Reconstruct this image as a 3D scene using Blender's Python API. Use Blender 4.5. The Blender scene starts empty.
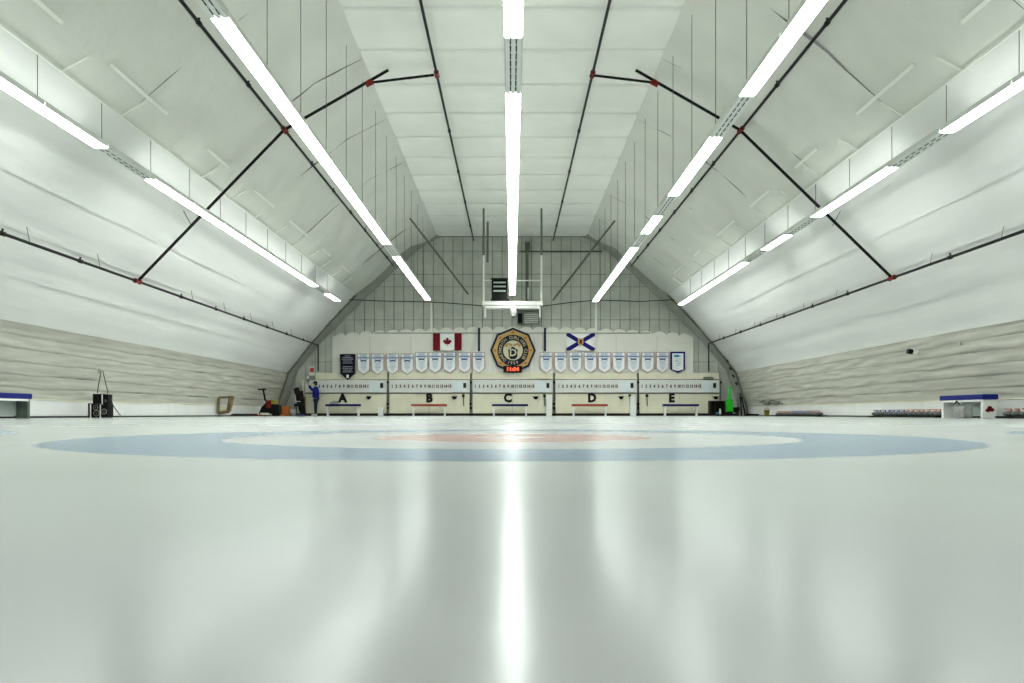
import bpy, bmesh, math, random
from mathutils import Vector, Matrix, noise
random.seed(7)
SC = bpy.context.scene
COL = SC.collection
PI = math.pi

# ------------------------------------------------------------------ camera
F, VX, VY, CZ = 816.0, 512.0, 413.8, 0.105      # focal length in px, vanishing point, lens height
cam_d = bpy.data.cameras.new('camera'); cam = bpy.data.objects.new('camera', cam_d); COL.objects.link(cam)
cam.location = (0, 0, CZ); cam.rotation_euler = (PI/2, 0, 0)
cam_d.sensor_width = 36; cam_d.lens = F/1024*36
cam_d.shift_y = (VY-341.5)/1024
cam_d.clip_start = 0.02; cam_d.clip_end = 200
cam_d.dof.use_dof = True; cam_d.dof.focus_distance = 26; cam_d.dof.aperture_fstop = 9
SC.camera = cam
# ------------------------------------------------------------------ world, exposure
w = bpy.data.worlds.new('world'); SC.world = w; w.use_nodes = True
w.node_tree.nodes['Background'].inputs[0].default_value = (0.9, 1, 0.9, 1)
w.node_tree.nodes['Background'].inputs[1].default_value = 0.05
SC.view_settings.view_transform = 'Standard'; SC.view_settings.look = 'None'
SC.view_settings.gamma = 1; SC.view_settings.exposure = 1.80
SC.cycles.diffuse_bounces = 6; SC.cycles.max_bounces = 8
TUBE_STRENGTH = 7.0
TUBE_COLOR = (0.965, 0.99, 0.975)

# ------------------------------------------------------------------ materials
def mat(name, col, rough=0.6, metal=0.0, bump=0.0, bscale=8.0, vary=0.0, vscale=2.0, emit=0.0, stretch=None, spec=0.5):
    m = bpy.data.materials.new(name); m.use_nodes = True
    nt = m.node_tree; b = nt.nodes['Principled BSDF']
    b.inputs['Base Color'].default_value = (*col, 1); b.inputs['Roughness'].default_value = rough
    if max(col) < 0.3: spec = min(spec, 0.2)
    b.inputs['Metallic'].default_value = metal; b.inputs['Specular IOR Level'].default_value = spec
    if emit:
        b.inputs['Emission Color'].default_value = (*col, 1); b.inputs['Emission Strength'].default_value = emit
    if bump or vary:
        tc = nt.nodes.new('ShaderNodeTexCoord'); mp = nt.nodes.new('ShaderNodeMapping')
        nt.links.new(tc.outputs['Object'], mp.inputs[0])
        if stretch: mp.inputs['Scale'].default_value = stretch
    if vary:
        n = nt.nodes.new('ShaderNodeTexNoise'); n.inputs['Scale'].default_value = vscale; n.inputs['Detail'].default_value = 5
        nt.links.new(mp.outputs[0], n.inputs['Vector'])
        r = nt.nodes.new('ShaderNodeValToRGB'); r.color_ramp.elements[0].position = 0.3; r.color_ramp.elements[1].position = 0.7
        r.color_ramp.elements[0].color = (*[c*(1-vary) for c in col], 1)
        r.color_ramp.elements[1].color = (*[min(1, c*(1+vary*0.5)) for c in col], 1)
        nt.links.new(n.outputs['Fac'], r.inputs[0]); nt.links.new(r.outputs[0], b.inputs['Base Color'])
    if bump:
        n = nt.nodes.new('ShaderNodeTexNoise'); n.inputs['Scale'].default_value = bscale; n.inputs['Detail'].default_value = 4
        nt.links.new(mp.outputs[0], n.inputs['Vector'])
        bp = nt.nodes.new('ShaderNodeBump'); bp.inputs['Strength'].default_value = bump; bp.inputs['Distance'].default_value = 0.05
        nt.links.new(n.outputs['Fac'], bp.inputs['Height']); nt.links.new(bp.outputs[0], b.inputs['Normal'])
    return m

CEILM = mat('white_ceiling_sheet', (0.84, 0.875, 0.80), 0.5, bump=0.5, bscale=1.6, vary=0.06, vscale=0.7, spec=0.3)  # white raised above the liner's, standing in for stronger light mid-hall
LINER = mat('white_vinyl_liner', (0.665, 0.695, 0.625), 0.45, bump=0.6, bscale=1.6, vary=0.07, vscale=0.7, spec=0.35)  # white lowered in the colour for the weaker light on the slopes
LINER_LOW = mat('white_side_liner', (0.80, 0.825, 0.785), 0.45, bump=0.3, bscale=1.0, vary=0.08, vscale=0.8, stretch=(1, 0.25, 2.5), spec=0.35)
BEIGE = mat('beige_lapped_sheet', (0.50, 0.505, 0.43), 0.55, bump=0.5, bscale=1.8, vary=0.14, vscale=1.6, stretch=(1, 0.35, 3.5), spec=0.3)
KICK = mat('white_kick_board', (0.78, 0.80, 0.77), 0.4, vary=0.06, vscale=1.2)
TAPE = mat('white_tape', (0.84, 0.87, 0.80), 0.4)
WALLP = mat('grey_green_wall_panel', (0.516, 0.5461, 0.4816), 0.6, vary=0.14, vscale=1.5)
BATTEN = mat('grey_batten', (0.096, 0.108, 0.088), 0.7)
RIBM = mat('shaded_end_liner', (0.33, 0.35, 0.30), 0.6, bump=0.3, bscale=2, vary=0.2, vscale=1.5)  # liner sheet, its colour darkened for the shade beyond the last lights
BLACK = mat('black_rubber', (0.004, 0.0045, 0.004), 0.55, spec=0.15)
PIPE = mat('dark_green_black_pipe', (0.005, 0.007, 0.005), 0.45, spec=0.15)
WIRE = mat('grey_wire', (0.072, 0.078, 0.066), 0.5)
REDP = mat('red_coupling_paint', (0.18, 0.012, 0.006), 0.4)
WHITE = mat('white_paint', (0.78, 0.80, 0.75), 0.45)
HOUSING = mat('white_fixture_housing', (0.62, 0.66, 0.60), 0.4)
LIT = mat('lit_tube_lens', TUBE_COLOR, 0.5, emit=TUBE_STRENGTH)
UPLIT = mat('added_uplight_glow', TUBE_COLOR, 0.5, emit=TUBE_STRENGTH*0.24)  # glow of the strips added above the housings to lift the ceiling
UNLIT = mat('unlit_tube_lens', (0.72, 0.78, 0.72), 0.25)
SLOT = mat('dark_slot', (0.025, 0.0275, 0.025), 0.6)
CREAM = mat('cream_board', (0.73, 0.72, 0.55), 0.5, vary=0.07, vscale=2.0)
CREAM2 = mat('pale_backboard', (0.74, 0.75, 0.67), 0.5, vary=0.05, vscale=1.2)
NUMB = mat('pale_green_number_board', (0.68, 0.71, 0.66), 0.4, vary=0.06, vscale=2)
PAPER = mat('white_blue_sheet', (0.68, 0.76, 0.76), 0.5)
DARKG = mat('dark_gap', (0.03, 0.033, 0.024), 0.7)
GREYP = mat('grey_post_paint', (0.14, 0.154, 0.126), 0.5)
NUM_D = mat('dark_red_print', (0.098, 0.028, 0.0245), 0.6)
NUM_K = mat('dark_print', (0.025, 0.025, 0.03), 0.6)
INK = mat('black_letter', (0.003, 0.0032, 0.005), 0.5)
BLUEV = mat('blue_vinyl', (0.003, 0.009, 0.17), 0.4)
NAVYV = mat('navy_vinyl', (0.004, 0.008, 0.085), 0.45)
REDV = mat('red_vinyl', (0.34, 0.045, 0.014), 0.4)
FLAGRED = mat('flag_red', (0.16, 0.003, 0.01), 0.7)
FLAGBLUE = mat('flag_blue', (0.01, 0.01, 0.135), 0.7)
FLAGWHITE = mat('flag_white', (0.80, 0.82, 0.79), 0.7)
GOLD = mat('gold_paint', (0.52, 0.33, 0.09), 0.45, vary=0.15, vscale=3)
LGOLD = mat('pale_gold_paint', (0.60, 0.58, 0.38), 0.5)
RINGL = mat('dull_gold_lettering', (0.40, 0.35, 0.20), 0.5)
ORANGE = mat('orange_paint', (0.434, 0.119, 0.0105), 0.5)
NAVY = mat('navy_paint', (0.0048, 0.008, 0.024), 0.45)
BORDER = mat('blue_border_paint', (0.0054, 0.0135, 0.0405), 0.4)
LED = mat('red_led', (1.0, 0.09, 0.03), 0.5, emit=0.32)
BTXT = mat('blue_banner_print', (0.07, 0.13, 0.26), 0.7)
BTXT2 = mat('pale_blue_banner_print', (0.26, 0.37, 0.52), 0.7)
BWHITE = mat('banner_cloth', (0.80, 0.84, 0.83), 0.75)
PINK = mat('pink_banner_edge', (0.42, 0.22, 0.18), 0.7)
BNAVY = mat('dark_navy_cloth', (0.0036, 0.0036, 0.0105), 0.75)
GREYTXT = mat('grey_banner_print', (0.224, 0.232, 0.288), 0.7)
TEAL = mat('teal_print', (0.02, 0.28, 0.42), 0.6)
WOOD = mat('raw_wood', (0.21, 0.161, 0.077), 0.7, vary=0.3, vscale=5)
DWOOD = mat('dark_brown_wood', (0.018, 0.012, 0.008), 0.7, vary=0.3, vscale=4)
GREEN = mat('bright_green_plastic', (0.006, 0.48, 0.012), 0.4)
LIME = mat('lime_plastic', (0.33, 0.45, 0.018), 0.4)
YELLOW = mat('dull_yellow_plastic', (0.252, 0.228, 0.036), 0.5)
GREYPL = mat('grey_bag_cloth', (0.30, 0.31, 0.29), 0.8, vary=0.25, vscale=8)
TARP = mat('blue_tarp', (0.01, 0.09, 0.30), 0.5)
STONE = mat('grey_granite', (0.14, 0.154, 0.147), 0.3, vary=0.4, vscale=40)
GLASSG = mat('pale_frosted_panel', (0.42, 0.50, 0.46), 0.3)
PLY = mat('scuffed_grey_board', (0.112, 0.14, 0.112), 0.5, vary=0.4, vscale=5)
SKIN = mat('skin', (0.42, 0.24, 0.16), 0.6)
JACKET = mat('royal_blue_jacket', (0.008, 0.012, 0.20), 0.7)
JEANS = mat('dark_teal_jeans', (0.0045, 0.0225, 0.0405), 0.8)
SHOE = mat('white_shoe', (0.7, 0.72, 0.7), 0.5)
CAPM = mat('dark_cap', (0.008, 0.008, 0.0072), 0.7)
POSTR = mat('red_notice', (0.525, 0.07, 0.056), 0.6)

def ice_material():
    m = bpy.data.materials.new('painted_ice'); m.use_nodes = True; nt = m.node_tree; N = nt.nodes; L = nt.links
    for n in list(N): N.remove(n)
    out = N.new('ShaderNodeOutputMaterial')
    tc = N.new('ShaderNodeTexCoord'); sp = N.new('ShaderNodeSeparateXYZ'); L.new(tc.outputs['Object'], sp.inputs[0])
    def M(op, a, b=None, c=None):
        n = N.new('ShaderNodeMath'); n.operation = op
        for i, v in enumerate((a, b, c)):
            if v is None: continue
            if isinstance(v, (int, float)): n.inputs[i].default_value = v
            else: L.new(v, n.inputs[i])
        return n.outputs[0]
    X, Y = sp.outputs[0], sp.outputs[1]
    xm = M('WRAP', X, 2.17, -2.17)
    ym = M('MINIMUM', M('ABSOLUTE', M('SUBTRACT', Y, 3.63)), M('ABSOLUTE', M('SUBTRACT', Y, 38.4)))
    nz = N.new('ShaderNodeTexNoise'); nz.inputs['Scale'].default_value = 14; L.new(tc.outputs['Object'], nz.inputs['Vector'])
    r = M('ADD', M('SQRT', M('ADD', M('MULTIPLY', xm, xm), M('MULTIPLY', ym, ym))), M('MULTIPLY', M('SUBTRACT', nz.outputs['Fac'], 0.5), 0.03))
    inx = M('LESS_THAN', M('ABSOLUTE', X), 10.85)
    def band(v, lo, hi, e=0.02):
        a = N.new('ShaderNodeMapRange'); a.interpolation_type = 'SMOOTHSTEP'; a.inputs[1].default_value = lo-e; a.inputs[2].default_value = lo+e
        b = N.new('ShaderNodeMapRange'); b.interpolation_type = 'SMOOTHSTEP'; b.inputs[1].default_value = hi-e; b.inputs[2].default_value = hi+e
        L.new(v, a.inputs[0]); L.new(v, b.inputs[0])
        return M('MULTIPLY', M('MULTIPLY', a.outputs[0], M('SUBTRACT', 1.0, b.outputs[0])), inx)
    blue = band(r, 1.22, 1.83); red = band(r, 0.15, 0.61)
    hog = M('ADD', band(Y, 9.98, 10.08, 0.01), band(Y, 31.95, 32.05, 0.01))
    n2 = N.new('ShaderNodeTexNoise'); n2.inputs['Scale'].default_value = 1.1; n2.inputs['Detail'].default_value = 6
    L.new(tc.outputs['Object'], n2.inputs['Vector'])
    base = N.new('ShaderNodeMix'); base.data_type = 'RGBA'; L.new(n2.outputs['Fac'], base.inputs[0])
    base.inputs[6].default_value = (0.40, 0.412, 0.408, 1); base.inputs[7].default_value = (0.50, 0.512, 0.506, 1)
    cur = base.outputs[2]
    for mask, c, k in ((blue, (0.05, 0.15, 0.30, 1), 0.85), (red, (0.52, 0.11, 0.07, 1), 0.65), (hog, (0.25, 0.30, 0.32, 1), 0.5)):
        x = N.new('ShaderNodeMix'); x.data_type = 'RGBA'; L.new(M('MULTIPLY', mask, k), x.inputs[0]); L.new(cur, x.inputs[6]); x.inputs[7].default_value = c
        cur = x.outputs[2]
    pb = N.new('ShaderNodeTexNoise'); pb.inputs['Scale'].default_value = 9; pb.inputs['Detail'].default_value = 5
    L.new(tc.outputs['Object'], pb.inputs['Vector'])
    bp = N.new('ShaderNodeBump'); bp.inputs['Strength'].default_value = 0.035; bp.inputs['Distance'].default_value = 0.02
    L.new(pb.outputs['Fac'], bp.inputs['Height'])
    df = N.new('ShaderNodeBsdfDiffuse'); L.new(cur, df.inputs[0])
    gl = N.new('ShaderNodeBsdfGlossy'); gl.inputs['Roughness'].default_value = ICE_ROUGH; gl.inputs[0].default_value = (0.95, 1, 0.97, 1)
    L.new(bp.outputs[0], gl.inputs['Normal'])
    fr = N.new('ShaderNodeFresnel'); fr.inputs['IOR'].default_value = 1.31
    mx = N.new('ShaderNodeMixShader')
    L.new(M('ADD', M('MULTIPLY', fr.outputs[0], ICE_SPEC), 0.03), mx.inputs[0]); L.new(df.outputs[0], mx.inputs[1]); L.new(gl.outputs[0], mx.inputs[2])
    L.new(mx.outputs[0], out.inputs[0])
    return m
ICE_ROUGH, ICE_SPEC = 0.205, 0.60
ICE = ice_material()

# ------------------------------------------------------------------ helpers
def PX(x, y, D):                      # a point seen at pixel (x, y) of the photograph and D metres down the hall
    return Vector(((x-VX)*D/F, D, CZ+(VY-y)*D/F))
def px(x, D): return (x-VX)*D/F
def pz(y, D): return CZ+(VY-y)*D/F

class MB:
    def __init__(s): s.bm = bmesh.new()
    def box(s, c, d, rz=0, rx=0, ry=0, bev=0.0):
        M = Matrix.Translation(c) @ Matrix.Rotation(rz, 4, 'Z') @ Matrix.Rotation(ry, 4, 'Y') @ Matrix.Rotation(rx, 4, 'X') @ Matrix.Diagonal((d[0], d[1], d[2], 1))
        r = bmesh.ops.create_cube(s.bm, size=1, matrix=M)
        if bev:
            es = list({e for v in r['verts'] for e in v.link_edges})
            bmesh.ops.bevel(s.bm, geom=es, offset=bev, segments=2, affect='EDGES', profile=0.7)
        return s
    def rod(s, a, b, r, r2=None, seg=8):
        a = Vector(a); b = Vector(b); d = b-a
        q = Vector((0, 0, 1)).rotation_difference(d).to_matrix().to_4x4()
        bmesh.ops.create_cone(s.bm, cap_ends=True, segments=seg, radius1=r, radius2=r if r2 is None else r2, depth=d.length, matrix=Matrix.Translation((a+b)/2) @ q)
        return s
    def path(s, pts, r, seg=6):
        for a, b in zip(pts, pts[1:]): s.rod(a, b, r, seg=seg)
        return s
    def ball(s, c, r, sc=(1, 1, 1), u=12, v=8):
        bmesh.ops.create_uvsphere(s.bm, u_segments=u, v_segments=v, radius=r, matrix=Matrix.Translation(c) @ Matrix.Diagonal((*sc, 1)))
        return s
    def prism(s, pts, y0, y1):        # polygon in x,z extruded along y
        a = [s.bm.verts.new((p[0], y0, p[1])) for p in pts]; b = [s.bm.verts.new((p[0], y1, p[1])) for p in pts]
        n = len(pts)
        s.bm.faces.new(a); s.bm.faces.new(b[::-1])
        for i in range(n): s.bm.faces.new((a[i], b[i], b[(i+1) % n], a[(i+1) % n]))
        return s
    def prism_x(s, pts, x0, x1):      # polygon in y,z extruded along x
        a = [s.bm.verts.new((x0, p[0], p[1])) for p in pts]; b = [s.bm.verts.new((x1, p[0], p[1])) for p in pts]
        n = len(pts)
        s.bm.faces.new(a); s.bm.faces.new(b[::-1])
        for i in range(n): s.bm.faces.new((a[i], b[i], b[(i+1) % n], a[(i+1) % n]))
        return s
    def lathe(s, c, prof, seg=16):
        rings = [[s.bm.verts.new((c[0]+r*math.cos(2*PI*k/seg), c[1]+r*math.sin(2*PI*k/seg), c[2]+z)) for k in range(seg)] for r, z in prof]
        for A, B in zip(rings, rings[1:]):
            for k in range(seg): s.bm.faces.new((A[k], A[(k+1) % seg], B[(k+1) % seg], B[k]))
        s.bm.faces.new(rings[0][::-1]); s.bm.faces.new(rings[-1])
        return s
    def grid(s, fn, nu, nv):
        g = [[s.bm.verts.new(fn(i/nu, j/nv)) for j in range(nv+1)] for i in range(nu+1)]
        for i in range(nu):
            for j in range(nv): s.bm.faces.new((g[i][j], g[i+1][j], g[i+1][j+1], g[i][j+1]))
        return s
    def mesh(s, name, m, smooth=False):
        bmesh.ops.recalc_face_normals(s.bm, faces=s.bm.faces)
        me = bpy.data.meshes.new(name); s.bm.to_mesh(me); s.bm.free(); me.materials.append(m)
        if smooth:
            for p in me.polygons: p.use_smooth = True
        return me
    def build(s, name, m, parent=None, smooth=False, loc=None, **tags):
        return link(name, s.mesh(name, m, smooth), parent, loc, **tags)

def link(name, me, parent=None, loc=None, **tags):
    o = bpy.data.objects.new(name, me); COL.objects.link(o)
    if parent: o.parent = parent
    if loc is not None: o.location = loc
    for k, v in tags.items(): o[k] = v
    return o
def thing(name, loc, label, cat, group=None, rz=0):
    o = bpy.data.objects.new(name, None); COL.objects.link(o); o.location = loc; o.rotation_euler.z = rz
    o.empty_display_size = 0.2
    o['label'] = label; o['category'] = cat
    if group: o['group'] = group
    return o
def tag(o, label, cat, group=None):
    o['label'] = label; o['category'] = cat
    if group: o['group'] = group
    return o
def struct(name, loc=(0, 0, 0)):
    o = bpy.data.objects.new(name, None); COL.objects.link(o); o.location = loc; o['kind'] = 'structure'
    return o
def copy_tree(o, parent=None):
    c = o.copy(); COL.objects.link(c); c.parent = parent
    for ch in list(o.children): copy_tree(ch, c)
    return c
ORD = ['first', 'second', 'third', 'fourth', 'fifth', 'sixth', 'seventh', 'eighth', 'ninth', 'tenth', 'eleventh', 'twelfth',
       'thirteenth', 'fourteenth', 'fifteenth', 'sixteenth', 'seventeenth', 'eighteenth', 'nineteenth', 'twentieth']
def smooth(o):
    for p in o.data.polygons: p.use_smooth = True
    return o

def text_polys(s, size, bold=0.0, ext=0.004):     # text as a list of (verts, faces) in x,z, facing -y
    c = bpy.data.curves.new('text', 'FONT'); c.body = s; c.size = size; c.offset = bold; c.extrude = ext
    c.align_x = 'CENTER'; c.align_y = 'CENTER'; c.resolution_u = 2
    o = bpy.data.objects.new('text', c); COL.objects.link(o)
    dg = bpy.context.evaluated_depsgraph_get(); me = bpy.data.meshes.new_from_object(o.evaluated_get(dg))
    bpy.data.objects.remove(o); bpy.data.curves.remove(c)
    r = ([v.co.copy() for v in me.vertices], [list(p.vertices) for p in me.polygons])
    bpy.data.meshes.remove(me)
    return r
def add_text(mb, s, size, at, rot=0.0, bold=0.0, sx=1.0, ext=0.004):
    vs, fs = text_polys(s, size, bold, ext)
    R = Matrix.Rotation(rot, 3, 'Z'); nv = []
    for v in vs:
        v = R @ Vector((v.x*sx, v.y, v.z))
        nv.append(mb.bm.verts.new((at[0]+v.x, at[1]-v.z, at[2]+v.y)))
    for f in fs:
        try: mb.bm.faces.new([nv[i] for i in f])
        except ValueError: pass
    return mb

# ------------------------------------------------------------------ hall section
Y0, Y1 = -9.0, 43.2
PR = [(3.9, 9.46), (5.2, 8.85), (6.6, 7.75), (8.16, 6.30), (9.35, 5.05), (10.55, 3.70), (11.65, 2.28), (12.25, 0.46), (12.3, 0.0)]
IN = [(3.85, 9.42), (4.9, 8.80), (6.15, 7.72), (7.72, 6.22), (8.95, 4.98), (10.1, 3.85), (11.3, 2.40), (11.95, 0.46), (12.0, 0.0)]
def prof_z(x, P=PR):
    x = abs(x)
    if x <= P[0][0]: return P[0][1]
    for a, b in zip(P, P[1:]):
        if a[0] <= x <= b[0] and b[0] > a[0]: return a[1]+(b[1]-a[1])*(x-a[0])/(b[0]-a[0])
    return 0
def prof_x(z, P=PR):
    for a, b in zip(P, P[1:]):
        if b[1] <= z <= a[1]: return a[0]+(b[0]-a[0])*(a[1]-z)/(a[1]-b[1])
    return P[0][0]
def along(pts, t):                    # point on a polyline, t in 0..1 by length
    ls = [math.dist(a, b) for a, b in zip(pts, pts[1:])]; T = sum(ls)*t
    for (a, b), l in zip(zip(pts, pts[1:]), ls):
        if T <= l or (a, b) == (pts[-2], pts[-1]):
            k = min(1, T/l); return (a[0]+(b[0]-a[0])*k, a[1]+(b[1]-a[1])*k), ((b[0]-a[0])/l, (b[1]-a[1])/l)
        T -= l

# floor
mb = MB(); mb.box((0, (Y0+Y1)/2, -0.05), (25.6, Y1-Y0+0.4, 0.1))
fl = mb.build('floor', ICE); fl['kind'] = 'structure'

# ceiling: flat sheets, joints turned up
ceil = struct('ceiling', (0, 0, 0))
MB().box((0, (Y0+Y1)/2, 9.62), (8.0, Y1-Y0, 0.06)).build('ceiling_deck', BATTEN, ceil)
J0 = 18.8-2.2*12
k = 0
while True:
    a = J0+2.2*k; b = min(a+2.2, Y1-0.02); k += 1
    if a > Y1-0.3: break
    a = max(a, Y0)
    sd = k*3.7
    def fn(u, v, a=a, b=b, sd=sd):
        x = -3.92+7.84*u; y = a+0.012+(b-a-0.024)*v
        sag = 0.035*math.sin(PI*v)+0.03*noise.noise(Vector((x*0.6, y*0.6, sd)))*math.sin(PI*v)
        edge = 0.05 if v in (0.0, 1.0) else 0.0
        return (x, y, 9.46-sag+edge)
    def fn2(u, v, f=fn):
        v2 = [0, 0.004, 0.1, 0.3, 0.5, 0.7, 0.9, 0.996, 1][round(v*8)]
        return f(u, v2)
    MB().grid(fn2, 16, 8).build('ceiling_sheet', CEILM, ceil, smooth=True)

# walls
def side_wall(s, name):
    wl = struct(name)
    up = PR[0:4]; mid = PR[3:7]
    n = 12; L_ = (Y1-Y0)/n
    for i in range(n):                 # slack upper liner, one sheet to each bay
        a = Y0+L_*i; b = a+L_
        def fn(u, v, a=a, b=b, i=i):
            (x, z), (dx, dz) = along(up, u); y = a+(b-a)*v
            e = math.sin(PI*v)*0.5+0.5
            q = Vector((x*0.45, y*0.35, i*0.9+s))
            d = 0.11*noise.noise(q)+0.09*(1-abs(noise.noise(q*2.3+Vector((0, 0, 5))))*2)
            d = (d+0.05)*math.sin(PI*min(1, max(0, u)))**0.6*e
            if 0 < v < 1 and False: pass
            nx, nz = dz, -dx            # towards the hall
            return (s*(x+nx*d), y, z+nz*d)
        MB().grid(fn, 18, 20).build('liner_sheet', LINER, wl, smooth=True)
    m = 5
    for j in range(m):                 # long smooth strips
        def fn(u, v, j=j):
            (x, z), (dx, dz) = along(mid, (j+u)/m); y = Y0+(Y1-Y0)*v
            d = 0.035*noise.noise(Vector((x*0.8, y*0.25, j*3+s)))+0.03*math.sin(PI*u)
            if u == 1: d += 0.035
            return (s*(x+dz*d), y, z-dx*d)
        MB().grid(fn, 6, 90).build('liner_strip', LINER_LOW, wl, smooth=True)
    m = 6
    low = PR[6:8]
    for j in range(m):                 # lapped beige strips, the bottom edge of each hangs proud and wavy
        def fn(u, v, j=j):
            y = Y0+(Y1-Y0)*v
            wob = 0.08*noise.noise(Vector((y*0.5, j*7.1, s*2)))+0.02*noise.noise(Vector((y*1.9, j*3.1, s)))
            uu = min(1, max(0, (j+u*1.06)/m+(wob*0.35 if u > 0 else 0)))
            (x, z), (dx, dz) = along(low, uu)
            d = 0.01+0.026*u+0.05*noise.noise(Vector((y*0.9, u*2.2+j*2, s*5)))*math.sin(PI*u)+wob*0.3
            if u > 0.97: d -= 0.04
            return (s*(x+dz*d), y, z-dx*d)
        MB().grid(fn, 8, 200).build('lapped_strip', BEIGE, wl, smooth=True)
    for j in range(11):                # kick boards 4.8 m long
        a = Y0+4.75*j
        MB().box((s*12.24, a+2.37, 0.255), (0.05, 4.735, 0.43), bev=0.006).build('kick_board', KICK, wl)
    MB().box((s*12.23, (Y0+Y1)/2, 0.475), (0.09, Y1-Y0, 0.03)).build('cap_rail', CREAM, wl)
    MB().box((s*12.20, (Y0+Y1)/2, 0.022), (0.07, Y1-Y0, 0.044)).build('rubber_strip', BLACK, wl)
    return wl
WL = side_wall(-1, 'wall_left'); WR = side_wall(1, 'wall_right')

# end wall: vertical panels cut to the arch, battens, chamfered end liner
WB = struct('wall_far')
pw = 0.52
n = int(24.6/pw)+1
for i in range(-n//2, n//2+1):
    x0, x1 = i*pw+0.014, (i+1)*pw-0.014
    if max(abs(x0), abs(x1)) > 12.2: continue
    pts = [(x0, 0.0), (x1, 0.0), (x1, prof_z(x1)), (x0, prof_z(x0))]
    dy = 0.012*((i*7) % 3)
    MB().prism(pts, Y1-0.02-dy, Y1+0.08).build('wall_panel', WALLP, WB)
pts = [(x, prof_z(x)) for x in (-12.29, -12.2, -11.65, -10.55, -9.35, -8.16, -6.6, -5.2, -3.9, 3.9, 5.2, 6.6, 8.16, 9.35, 10.55, 11.65, 12.2, 12.29)]
MB().prism([(-12.29, 0), (12.29, 0)]+pts[::-1], Y1+0.06, Y1+0.12).build('wall_backing', BATTEN, WB)
for zy in (251.5, 274.5, 287, 320, 362):
    z = pz(zy, Y1); xx = prof_x(z)-0.5
    MB().rod((-xx, Y1-0.06, z), (xx, Y1-0.06, z), 0.010, seg=6).build('horizontal_wire', BATTEN, WB)
for s in (-1, 1):
    def fn(u, v, s=s):
        t = u*8; i = min(7, int(t)); f = t-i
        a = [PR[i][c]+(PR[i+1][c]-PR[i][c])*f for c in (0, 1)]; b = [IN[i][c]+(IN[i+1][c]-IN[i][c])*f for c in (0, 1)]
        d = 0.02*noise.noise(Vector((u*14, v*3, s)))
        return (s*(a[0]+(b[0]-a[0])*v+d), 42.3+(Y1-0.08-42.3)*v, a[1]+(b[1]-a[1])*v+d)
    MB().grid(fn, 40, 5).build('end_liner', RIBM, WB, smooth=True)
    # exposed rib edge in front of the end liner
    r = MB()
    for a, b in zip(PR[3:], PR[4:]):
        r.rod((s*(a[0]-0.10), 42.2, a[1]-0.06), (s*(b[0]-0.10), 42.2, b[1]-0.06 if b[1] > 0 else 0.0), 0.045, seg=6)
    r.build('rib_edge', GREYP, WB)
MB().box((0, Y1-0.08, 0.06), (24.2, 0.10, 0.12)).build('rubber_skirting', BLACK, WB)
nw = struct('wall_near')
MB().prism([(-12.29, 0), (12.29, 0)]+pts[::-1], Y0-0.1, Y0).build('near_wall_sheet', LINER, nw)
# fold battens with short straps at each bay
for i, s in enumerate((-1, 1)):
    tr = struct('trim_%d' % (i+1))
    p = PR[3]
    MB().rod((s*(p[0]-0.06), Y0, p[1]-0.04), (s*(p[0]-0.06), Y1-1, p[1]-0.04), 0.022, seg=6).build('fold_batten', TAPE, tr)
    for k in range(0, 9):
        y = 3.0+4.1*k+(k*37 % 10)*0.11; l = 1.3+(k*53 % 10)*0.14
        for (x_, z_) in ((7.62, 6.76), (5.9, 8.30)):
            if x_ < 7 and k % 2: continue
            MB().box((s*(x_-0.03), y+l/2+(0.7 if x_ < 7 else 0), z_-0.06), (0.07, l, 0.012), ry=s*0.78).build('tape_strip', TAPE, tr)
    for k in range(18):
        y = 1.5+2.2*k
        MB().rod((s*(p[0]-0.03), y, p[1]-0.03), (s*(p[0]-0.50), y+0.05, p[1]+0.27), 0.022, seg=5).build('fold_strap', TAPE, tr)

# ------------------------------------------------------------------ ceiling lights
FL = 2.2; ZF = 5.74
def fixture_meshes(lit):
    h = MB()
    h.box((0, FL/2, 0.055), (0.28, FL-0.02, 0.05)); h.box((-0.137, FL/2, 0.02), (0.012, FL-0.02, 0.075)); h.box((0.137, FL/2, 0.02), (0.012, FL-0.02, 0.075))
    hm = h.mesh('housing', HOUSING)
    tm = MB().box((0, FL/2, 0.083), (0.12, FL-0.1, 0.008)).mesh('added_uplight_strip', UPLIT if lit else UNLIT)  # added strip on the housing, unseen from below, throws extra light upward
    lm = MB().box((0, FL/2, -0.005), (0.074, FL-0.05, 0.05), bev=0.012).mesh('tube_lens', LIT if lit else UNLIT)
    d = MB()
    nb = 8
    for i in range(nb):
        y = 0.08+i*(FL-0.1)/nb
        d.box((0, y+0.07, -0.018), (0.02, 0.14, 0.032))
    dm = d.mesh('slotted_divider', SLOT)
    return hm, lm, dm, tm
ML, MU = fixture_meshes(True), fixture_meshes(False)
WIRE_CACHE = {}
ROWS = [(-8.16, 16.2-2.2*7, 38.3, (16.2, 33.8), 'left outer row', 5.405), (-4.15, 11.6-2.2*5, 41.0, (9.4, 27.0), 'left inner row', ZF),
        (0.02, 12.15-2.2*5, 39.0, (12.15,), 'centre row', ZF), (4.15, 14.4-2.2*6, 41.3, (14.4, 21.0, 25.4), 'right inner row', ZF),
        (8.16, 15.3-2.2*7, 39.6, (15.3, 21.9, 26.3), 'right outer row', 5.405)]
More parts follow.
